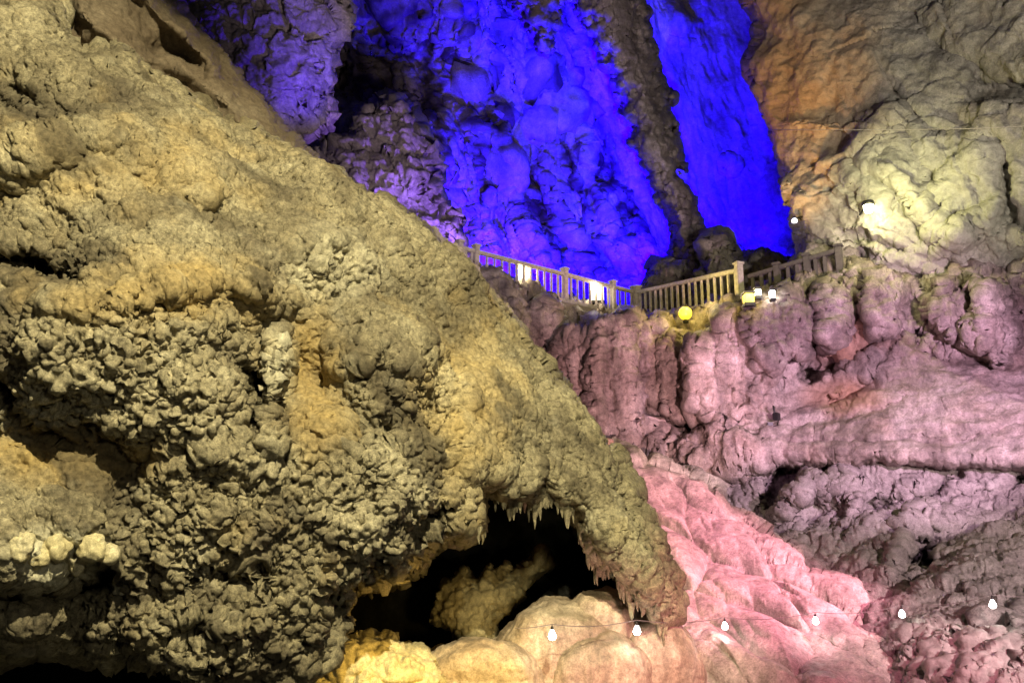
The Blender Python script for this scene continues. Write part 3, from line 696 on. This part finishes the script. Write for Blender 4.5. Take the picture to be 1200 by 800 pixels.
def bu3(V, X, Y): return .025 * fbm(V, 5, 3, 316) + ss(255, 300, Y) * (.05 * nod(V, 3.2, 317) + .1 * facet(V, 2.6, 319))
o = relief('rock_buttress', bu_poly, bu_depth, 1.3 * STEP, [bu1, bu2, bu3], M_BUTT, None, rnd=(26, 1.6), warp=(4, .05), seed=33,
           attrs={'ochre': lambda V, X, Y: np.maximum(blob(X, Y, 920, 120, 85, 115, .8), .7 * blob(X, Y, 900, 30, 80, 60)) * .95 + .2 * fbm(V, .8, 3, 46), 'calcite': lambda V, X, Y: .8 * blob(X, Y, 1060, 240, 140, 90, .7) + .3 * fbm(V, .8, 3, 47)})
tag(o, 'buff rock buttress with an orange edge, above the cliff, carrying the yellow floodlight', 'rock face')
# grey boulder heap at its foot
o = relief('boulder', [(925, 312), (935, 290), (945, 272), (965, 276), (985, 274), (1005, 280), (1022, 310), (1040, 334), (1010, 345), (960, 345), (930, 335)], tps([(925, 312, 25.4), (960, 280, 26), (1010, 300, 25), (960, 340, 24.8), (1040, 340, 24.2)]), 1.3 * STEP,
           [lambda V, X, Y: .3 * (pillow(V, .9, 321) - .5) + .15 * fbm(V, 1, 4, 322), lambda V, X, Y: .06 * nod(V, 3, 323) + .04 * fbm(V, 5, 3, 324)], M_FIN, None, rnd=(14, .8), warp=(4, .06), back=(.5, 1.2))
tag(o, 'dark grey boulder at the end of the railed stair, below the buttress', 'boulder')

# ================================================================== 8. the far blue-lit chamber
bw_d = tps([(150, -150, 40), (300, 200, 40), (380, -100, 52), (400, 80, 54), (400, 200, 50), (450, 0, 46), (450, 200, 45), (430, 300, 44), (520, -100, 49), (520, 100, 49), (520, 280, 47), (600, 0, 50), (600, 150, 50), (600, 300, 48), (680, 60, 50), (680, 200, 50),
            (700, 340, 48), (760, 100, 52), (760, 250, 51), (820, -50, 54), (840, 100, 54), (870, 250, 52), (860, 340, 50), (940, 100, 52), (960, 300, 48), (1050, 0, 50), (760, 400, 46), (900, 400, 46), (560, 420, 44)])
bw_poly = [(100, -170), (1120, -170), (1120, 440), (480, 460), (100, 300)]
def bw_depth(X, Y):
    wx = X + 8 * pix_noise(X, Y, 0.04, 3, 193); wy = Y + 8 * pix_noise(X, Y, 0.04, 3, 194)
    d = bw_d(X, Y)
    d = d + 7 * ss(-4, 30, sdf(wx, wy, [(372, 175), (378, 100), (385, 50), (405, -160), (440, -160), (430, 40), (450, 60), (430, 110), (410, 160), (392, 190)]))
    for (x, y, rx, ry, h) in ((580, 45, 8, 14, 1.2), (575, 130, 12, 26, 1.5), (548, 170, 9, 12, 1), (515, 222, 8, 9, 1), (622, 220, 14, 26, 1.5), (635, 250, 16, 26, 1.5), (680, 290, 14, 26, 1.8)):
        d = d + h * blob(wx, wy, x, y, rx, ry, .6)
    for (x, y, r, h) in ((643, 97, 9, 1), (652, 122, 10, 1), (627, 152, 12, 1.2), (545, 107, 7, .8), (585, 200, 8, .8), (800, 28, 20, .9), (855, 195, 7, .5)):
        d = d - h * blob(wx, wy, x, y, r, r, .7)
    return d
def wall_shade(V, X, Y):  # shade of pits and ridges the blue misses, painted dark on the wall
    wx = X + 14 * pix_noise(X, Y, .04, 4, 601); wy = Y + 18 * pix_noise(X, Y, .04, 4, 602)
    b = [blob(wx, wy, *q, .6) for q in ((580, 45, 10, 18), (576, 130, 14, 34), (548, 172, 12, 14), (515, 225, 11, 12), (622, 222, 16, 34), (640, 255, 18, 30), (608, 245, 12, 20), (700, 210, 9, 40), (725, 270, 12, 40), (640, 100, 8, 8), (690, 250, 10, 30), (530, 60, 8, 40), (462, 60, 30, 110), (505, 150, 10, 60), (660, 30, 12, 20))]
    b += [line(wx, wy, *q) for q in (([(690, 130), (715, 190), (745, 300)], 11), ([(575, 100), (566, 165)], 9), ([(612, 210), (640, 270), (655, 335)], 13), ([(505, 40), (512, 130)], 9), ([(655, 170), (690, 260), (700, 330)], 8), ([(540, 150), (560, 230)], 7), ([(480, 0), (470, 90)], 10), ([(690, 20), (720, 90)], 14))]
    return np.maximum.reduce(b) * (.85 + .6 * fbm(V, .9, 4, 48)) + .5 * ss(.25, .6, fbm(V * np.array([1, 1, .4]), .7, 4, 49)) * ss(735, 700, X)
def bsm(X, Y): return .85 * ss(735, 775, X)
diag = np.array([.30, .1, -.95]); diag = diag / np.linalg.norm(diag)
def dstretch(V, k):
    a = V @ diag; return V - (1 - k) * a[:, None] * diag
def bw1(V, X, Y):
    k = 1 - .85 * bsm(X, Y); Z = dstretch(warped(V, .3, .6, 3), .3)
    return k * (.5 * (pillow(Z, .26, 331) - .6) + .75 * ridged(Z, .3, 4, 332)) + .6 * fbm(V, .15, 3, 333)
def bw2(V, X, Y):
    k = 1 - .9 * bsm(X, Y) * ss(310, 280, Y); Z = dstretch(V, .35)
    return k * (.38 * ridged(warped(Z, .6, .3, 4), .7, 5, 334, .6) + .3 * fbm(dstretch(V, .5), .7, 5, 335, .6) + .12 * facet(V, .8, 336) - .5 * ss(.3, .6, fbm(Z, .9, 3, 338))) + .05 * fbm(V, .7, 4, 337)
o = relief('cave_wall', bw_poly, bw_depth, 1.5 * STEP, [bw1, bw2], M_BACK, None, rnd=(10, 1), warp=(0, 0), seed=35, attrs={'ochre': wall_shade})  # ochre attribute carries the painted shade on this wall
tag(o, 'far chamber wall flooded with deep blue light behind the walkway', 'cave wall', kind='structure')

# dark fins of rock in front of the recess
def fin(poly, dpts, label, seed, w=14, name='rock_fin', mat=None, amp=1.0, step=1.3, R=1.4):
    def e1(V, X, Y):
        Z = dstretch(V, .25); return amp * (.2 * (pillow(Z, .35, seed) - .6) + .35 * fbm(V, .4, 4, seed + 1) + .25 * ridged(warped(Z, .5, .3, seed), .5, 4, seed + 4) + .3 * facet(V, .5, seed + 6))
    def e2(V, X, Y): return amp * (.16 * fbm(V, 1.4, 5, seed + 2) + .18 * facet(V, 1.3, seed + 3) + .06 * facet(V, 3, seed + 8))
    o = relief(name, poly, tps(dpts), step * STEP, [e1, e2], mat or M_FIN, None, rnd=(w, R), warp=(12, .05), seed=seed, back=(.8, 2, 3))
    return tag(o, label, 'rock fin' if name == 'rock_fin' else 'rock')
fin([(672, -160), (748, -160), (752, -5), (765, 45), (778, 100), (790, 140), (797, 190), (812, 235), (825, 280), (838, 335), (845, 380), (800, 380), (795, 320), (782, 260), (768, 215), (748, 190), (738, 150), (722, 110), (706, 66), (690, 40), (676, 10)],
    [(672, -160, 36), (748, -160, 37), (690, 20, 36), (760, 20, 37), (740, 150, 35.5), (790, 150, 36.5), (780, 260, 35), (820, 260, 35.6), (840, 380, 34.5), (800, 380, 34.3)], 'long dark brown rock fin slanting down between the blue wall and the smooth blue recess', 341, 36, amp=.45, R=4.5)
fin([(590, -160), (690, -160), (684, -10), (660, 5), (648, 40), (642, 66), (630, 52), (615, 25), (600, 0)], [(590, -160, 36.5), (690, -160, 36.5), (640, 60, 37.5), (620, 0, 37), (670, 0, 37)], 'hanging dark wedge of rock pointing down into the blue at the top edge', 361, 24, amp=.5, R=3)
# hanging lumps beside the crevice
fin([(150, -160), (408, -160), (402, 0), (396, 30), (384, 45), (379, 70), (380, 105), (378, 130), (366, 140), (352, 152), (342, 140), (330, 170), (300, 200), (220, 120), (160, 0)],
    [(150, -160, 27), (400, -160, 29), (220, 0, 26), (280, 80, 26), (340, 60, 25.5), (376, 100, 27), (350, 150, 26), (300, 200, 26), (310, 20, 26.4), (270, 40, 25.8), (200, 120, 26.5)], 'bulging hanging drapery of purple and brown rock beside the black crevice', 371, 14, 'hanging_drapery', M_BACK, 1.2, 1.2)
fin([(372, 195), (392, 180), (415, 165), (440, 135), (460, 120), (480, 140), (492, 175), (506, 230), (528, 275), (540, 320), (470, 330), (400, 260)],
    [(372, 195, 31), (440, 140, 33), (480, 200, 32), (530, 300, 31), (420, 250, 30.5)], 'lavender-lit rock bank rising behind the olive slope to the black crevice', 381, 14, 'rock_bank', M_BACK, 1.4)
for (pts, dd, lb, sd) in (([(755, 372), (762, 335), (775, 312), (788, 308), (800, 325), (812, 345), (830, 372)], 34, 'low lavender rock pile behind the yellow-lit balustrade', 401), ([(815, 350), (822, 305), (835, 282), (850, 290), (858, 315), (880, 305), (900, 300), (925, 318), (935, 350)], 31.5, 'lavender-blue rock pile behind the tall corner post', 406)):
    fin(pts, [(p[0], p[1], dd + .3 * (i % 2)) for i, p in enumerate(pts)], lb, sd, 12, 'rock_pile', M_BACK, 1.1)

# cave floor far below everything, the sheet all the rock stands on
def floor_sheet():
    n = 90; xs = np.linspace(-60, 60, n); ys = np.linspace(-15, 80, n); XX, YY = np.meshgrid(xs, ys)
    V = np.stack([XX.ravel(), YY.ravel(), np.full(n * n, -4.2)], 1); V[:, 2] += .5 * fbm(V, .25, 3, 501)
    i = np.arange(n * n).reshape(n, n)
    Q = np.stack([i[:-1, :-1].ravel(), i[:-1, 1:].ravel(), i[1:, 1:].ravel(), i[1:, :-1].ravel()], 1)
    o = link('cave_floor', make_mesh('cave_floor', V, Q), M_DARK); tag(o, 'dark uneven rock floor of the cave', 'cave floor', kind='structure')
floor_sheet()

# ================================================================== 9. walkway and railings
def v3(px, py, d): return Vector(at(px, py, d))
A, B_, C_, D_ = v3(538, 327, 27), v3(746, 374, 32.5), v3(868, 355, 26.2), v3(985, 322, 24.6)
A0 = A + (A - B_).normalized() * 2.5
def deck():
    """paved walkway slab following the railing, 1.5 m wide behind it"""
    bm = bmesh.new(); pts = [A0, A, B_, C_, D_]; rows = []
    for i, p in enumerate(pts):
        t = (pts[min(i + 1, 4)] - pts[max(i - 1, 0)]).normalized(); s = Vector((-t.y, t.x, 0)).normalized()
        if s.y < 0: s = -s
        f = p - s * .14; b = p + s * 1.5
        rows.append([bm.verts.new(q) for q in (f + Vector((0, 0, -.02)), b + Vector((0, 0, -.02)), b + Vector((0, 0, -.5)), f + Vector((0, 0, -.5)))])
    for a, b in zip(rows, rows[1:]):
        for k in range(4): bm.faces.new((a[k], a[(k + 1) % 4], b[(k + 1) % 4], b[k]))
    bm.faces.new(rows[0]); bm.faces.new(rows[-1][::-1]); bmesh.ops.recalc_face_normals(bm, faces=bm.faces)
    me = bpy.data.meshes.new('walkway_path'); bm.to_mesh(me); bm.free()
    o = link('walkway_path', me, M_PATH); tag(o, 'concrete walkway slab along the cliff top behind the railings', 'path', kind='structure')
deck()
def railing(name, P0, P1, nb, posts, label, hgt=1.12, mat=M_STONE, post_h=1.3, bw=.085):
    r = empty(name, P0); tag(r, label, 'railing', 'stone railings along the walkway')
    ax = P1 - P0; u = ax.normalized(); L = ax.length; mid = (P0 + P1) / 2
    Z = Vector((0, 0, 1))
    box('handrail', mid + Z * hgt, (L, .2, .13), mat, r, u, .02)
    box('base_rail', mid + Z * .07, (L, .22, .14), mat, r, u, .02)
    for k in range(nb):
        p = P0 + ax * ((k + .5) / nb)
        if min(abs((p - P0).length - t * L) for t in posts) < .15: continue
        box('baluster', p + Z * (.14 + (hgt - .205) / 2), (bw, bw, hgt - .205), mat, r, Vector((u.x, u.y, 0)), .015)
    for t in posts:
        p = P0 + ax * t
        po = box('post', p + Z * post_h / 2, (.2, .24, post_h), mat, r, Vector((u.x, u.y, 0)), .02)
        box('post_cap', p + Z * (post_h + .042), (.28, .31, .08), mat, po, Vector((u.x, u.y, 0)), .02)
    return r
railing('walkway_railing', A, B_ - (B_ - A).normalized() * .12, 26, (.0, .08, .56, .86, 1.0), 'long stone railing running down from the olive slope to the lowest corner')
railing('walkway_railing', B_ + (C_ - B_).normalized() * .16, C_, 17, (.0, 1.0), 'yellow-lit stone railing climbing from the lowest corner to the tall post', post_h=1.32)
railing('stair_railing', C_ + (D_ - C_).normalized() * .3, D_, 10, (.33, .66, 1.0), 'dim low stone railing beyond the tall post, ending at the dark boulder', hgt=.8, post_h=.9, bw=.11, mat=M_DIMSTONE)

# ================================================================== 10. lamps
def lantern(px, py, d, w, h, label, mat, power, col, group=None):
    p = v3(px, py, d); e = empty('lantern', p - Vector((0, 0, h / 2))); tag(e, label, 'lamp', group)
    box('glass', p, (w, w, h), mat, e, None, .02)
    box('base', p - Vector((0, 0, h / 2 + .052)), (w * 1.1, w * 1.1, .1), M_BLACK, e, None, .01)
    box('roof', p + Vector((0, 0, h / 2 + .032)), (w * 1.2, w * 1.2, .06), M_BLACK, e, None, .01)
    if power: point('lantern_light', p + Vector((-.15, -w - .25, .1)), power, col, .12)
    return e
lantern(614, 322, 29.8, .42, .62, 'cream lantern glowing behind the long railing nearest the olive slope', M_CREAM, 60, (1, .82, .45), 'lanterns behind the railings')
lantern(700, 344, 31.8, .46, .66, 'cream lantern glowing behind the long railing near the lowest corner', M_CREAM, 60, (1, .85, .55), 'lanterns behind the railings')
lantern(877, 350, min(25.8, surface(877, 353) - .22), .28, .27, 'square yellow lantern beyond the tall corner post', M_YELLOW, 22, (1, .75, .15), 'small lanterns on the dim stair')
lantern(888, 343, min(25.8, surface(888, 346) - .22), .18, .2, 'tiny cream lantern next to the square yellow one', M_CREAM, 8, (1, .85, .5), 'small lanterns on the dim stair')
lantern(905, 345, min(25.3, surface(905, 348) - .22), .14, .22, 'tiny white lantern on the dim stair, farthest from the tall post', M_BULB, 8, (1, .95, .85), 'small lanterns on the dim stair')
g = v3(803, 367, 27.0); e = empty('globe_lamp', g - Vector((0, 0, .3))); tag(e, 'round yellow globe lamp glowing at the foot of the yellow-lit railing', 'lamp')
lathe('globe', [(.02, -.23)] + [(.23 * math.cos(a), .23 * math.sin(a)) for a in np.linspace(-1.4, 1.4, 13)] + [(.02, .23)], g, M_YELLOW, e)
lathe('socket', [(.05, -.36), (.09, -.34), (.09, -.25), (.06, -.222)], g, M_BLACK, e)
point('globe_light', g + Vector((-.2, -1.3, .2)), 70, (1, .76, .16), .2)
point('globe_light', g + Vector((.3, -.5, .9)), 95, (1, .78, .25), .2)

# yellow floodlight on the buttress
fl = v3(1018, 246, surface(1018, 250) - .45); e = empty('floodlight', fl); tag(e, 'yellow floodlight with black hood shining on the buttress rock', 'lamp')
lathe('hood', [(.03, .30), (.16, .27), (.19, .17), (.17, .15)], fl, M_BLACK, e)
lathe('glass', [(.02, -.10), (.10, -.08), (.14, .0), (.15, .145)], fl, M_WARM, e)
tube('bracket', [fl + Vector((0, .05, .2)), fl + Vector((0, .4, .12)), fl + Vector((0, 1.0, 0))], .035, M_BLACK, e)
point('flood_light', fl + Vector((0, -.05, -.3)), 38, (1, .93, .45), .1)
point('flood_light', fl + Vector((-.3, -1.9, -.2)), 360, (1, .95, .42), .15)

# little flood lamp on the ledge
k = v3(908, 488, surface(908, 492) - .25); e = empty('ledge_lamp', k - Vector((0, 0, .25))); tag(e, 'small black lamp on a crooked bracket standing on the pink ledge', 'lamp')
box('housing', k + Vector((.05, 0, 0)), (.2, .16, .22), M_BLACK, e, Vector((.7, .7, 0)), .02)
tube('bracket', [k + Vector((-.02, 0, .32)), k + Vector((.0, 0, .12)), k + Vector((.12, .05, .0)), k + Vector((.1, .1, -.25)), k + Vector((-.12, .1, -.3))], .03, M_BLACK, e)
box('foot', k + Vector((-.12, .1, -.2)), (.16, .1, .1), M_BLACK, e, None, .01)
# tiny lamp at the recess edge
q = v3(931, 259, 26.6); e = empty('small_lamp', q); tag(e, 'tiny bluish-white lamp at the edge between the blue recess and the buttress', 'lamp')
lathe('glass', [(.02, -.07), (.09, -.05), (.10, .03), (.06, .09)], q, M_SMALLWHITE, e); lathe('cap', [(.06, .092), (.07, .10), (.05, .16), (.02, .17)], q, M_BLACK, e)
tube('bracket', [q + Vector((0, 0, .15)), q + Vector((.3, .3, .2)), q + Vector((.8, 1.0, .2))], .02, M_BLACK, e)

# string of bulbs
bulbs = [(x, y, surface(x, y - 2) - .6) for x, y in ((647, 743), (746, 738), (849, 735), (955, 729), (1056, 721), (1162, 709))]
tops = [v3(x, y - 12, d) for x, y, d in bulbs]
pts = []
run = [(560, 731, surface(560, 760) - .2)] + [(x, y - 12, d) for x, y, d in bulbs] + [(1290, 690, surface(1290, 690) - .4)]
for i, (a, b) in enumerate(zip(run, run[1:])):
    for t in np.linspace(0, 1, 13)[: 13 if i == len(run) - 2 else 12]:
        x, y, d = [a[q] * (1 - t) + b[q] * t for q in range(3)]; y += 5 * 4 * t * (1 - t)
        if 0 < t < 1: d = min(d, surface(x, y) - .08)
        pts.append(v3(x, y, d))
for _ in range(3): pts = [pts[0]] + [pts[k] if k % 12 == 0 else (pts[k - 1] + pts[k] * 2 + pts[k + 1]) / 4 for k in range(1, len(pts) - 1)] + [pts[-1]]
o = tube('bulb_cable', pts[6:], .006, M_CABLE, None, 6); tag(o, 'thin dark cable carrying the hanging white bulbs across the cascade', 'cable')
where = ['over the peach dome, first on the cable', 'over the narrow pinkish dome, second on the cable', 'third on the cable, over the shadowed middle of the cascade', 'fourth on the cable, over the bright pink lobe',
         'fifth on the cable, where cascade meets grey rock', 'over the grey rock wall, last on the cable']
for (x, y, d), t, wv in zip(bulbs, tops, where):
    e = empty('hanging_bulb', t); tag(e, 'lit white bulb ' + wv, 'bulb', 'white bulbs hanging on the cable')
    c = t + Vector((0, 0, -.15))
    lathe('glass', [(.01, -.058), (.034, -.052), (.052, -.03), (.055, -.006), (.044, .028), (.026, .058), (.02, .075)], c, M_BULB, e, 16)
    lathe('socket', [(.018, .077), (.02, .085), (.02, .11), (.008, .125), (.006, .15)], c, M_BLACK, e, 12)
    point('bulb_light', c + Vector((0, -.02, -.13)), 2.2, (1, .93, .85), .05)
o = tube('wall_cable', [v3(900, 152, 28), v3(960, 152.5, 25.3), v3(1050, 152, 23.8), v3(1130, 151, 22.4), v3(1200, 148, 21.0), v3(1300, 146, 19.6)], .012, M_PALECABLE, None, 6)
tag(o, 'thin pale cable stretched across the buff buttress', 'cable')

# ================================================================== lights
W = bpy.data.worlds.new('World'); S.world = W; W.use_nodes = True
W.node_tree.nodes['Background'].inputs['Color'].default_value = (.9, .85, .9, 1)
W.node_tree.nodes['Background'].inputs['Strength'].default_value = 0.03
def T(px, py, d): return tuple(at(px, py, d))
spot('lamp_warm_slope', (2.0, -2.5, 12.0), T(195, 400, 9), 20000, (1, .87, .53), 62, .35, .1)
spot('fill_warm_front', (2.5, -1.0, 3.4), T(260, 420, 10), 450, (1, .90, .62), 50, .7, .12)  # added weak fill near the camera, no fixture there
spot('lamp_curtain', (.8, 3, 5.0), T(635, 520, 11.5), 1800, (1, .90, .55), 28, .6, .1)
spot('fill_cavity', (1.6, 4.0, .6), T(575, 690, 14), 900, (1, .9, .55), 14, .8, .1)  # unseen fill added to brighten the ridge inside the cavity
spot('lamp_pink_cascade', (9.6, 12.5, 7.0), T(835, 630, 17), 9500, (1, .29, .45), 50, .6, .12)
spot('lamp_pink_cascade_low', (6.4, 7.4, 3.2), T(935, 800, 13), 2100, (1, .31, .42), 62, .7, .15)
spot('lamp_gold_domes', (.3, 8.2, .3), T(490, 800, 11.3), 800, (1, .62, .13), 66, .8, .1)
spot('lamp_peach_domes', (2.6, 8.4, -1.7), T(725, 760, 12.3), 800, (1, .48, .42), 54, .8, .1)
spot('lamp_pink_cliff', (5.0, 12.0, 1.5), T(745, 445, 26), 8800, (1, .54, .56), 36, .9, .15)
spot('lamp_fin_edge', T(690, 335, 31.5), T(770, 180, 36), 900, (.12, .06, 1), 70, .8, .1)
spot('lamp_purple_ledge', (10.5, 12.5, 4.5), T(1030, 460, 22), 6200, (1, .60, .90), 66, .7, .15)
spot('lamp_ledge_close', T(900, 520, 20), T(890, 450, 23.6), 240, (1, .48, .82), 100, .8, .1)
spot('lamp_grey_low', (10, 3, 3.4), T(1130, 650, 16), 11500, (1, .74, .75), 44, .8, .15)
spot('lamp_orange_edge', T(905, 330, 24.5), T(915, 100, 28), 1700, (1, .55, .2), 60, .8, .15)
spot('lamp_buttress', (8, 4, 4), T(1060, 80, 24), 14500, (1, .91, .78), 46, .8, .15)
BL = (.008, 0, 1)
spot('lamp_blue_wall', T(600, 335, 41), T(590, 100, 50), 50000, (.02, 0, 1), 140, .5, .2)
spot('lamp_blue_wall_mid', T(735, 330, 40.5), T(660, 120, 50), 40000, BL, 140, .5, .2)
spot('lamp_blue_wall_top', T(640, 10, 41), T(560, 120, 49), 36000, BL, 140, .5, .2)
spot('lamp_blue_recess', T(810, 300, 41), T(870, 200, 52), 80000, BL, 140, .5, .2)
spot('lamp_blue_recess_top', T(765, 60, 42.5), T(850, 60, 53), 80000, BL, 140, .5, .2)
spot('lamp_blue_side', T(450, 150, 23), T(345, 70, 26), 2800, (.06, .0, 1), 50, .8, .2)
spot('lamp_lavender', T(570, 300, 28.3), T(475, 240, 32), 5000, (.24, .09, 1), 100, .8, .15)
spot('lamp_dim_back', (2, 8, 4), T(560, 100, 38), 10500, (1, .78, .88), 54, .8, .3)

S.view_settings.view_transform = 'Standard'; S.view_settings.look = 'None'; S.view_settings.exposure = 0; S.view_settings.gamma = 1
S.cycles.max_bounces = 6; S.cycles.diffuse_bounces = 3
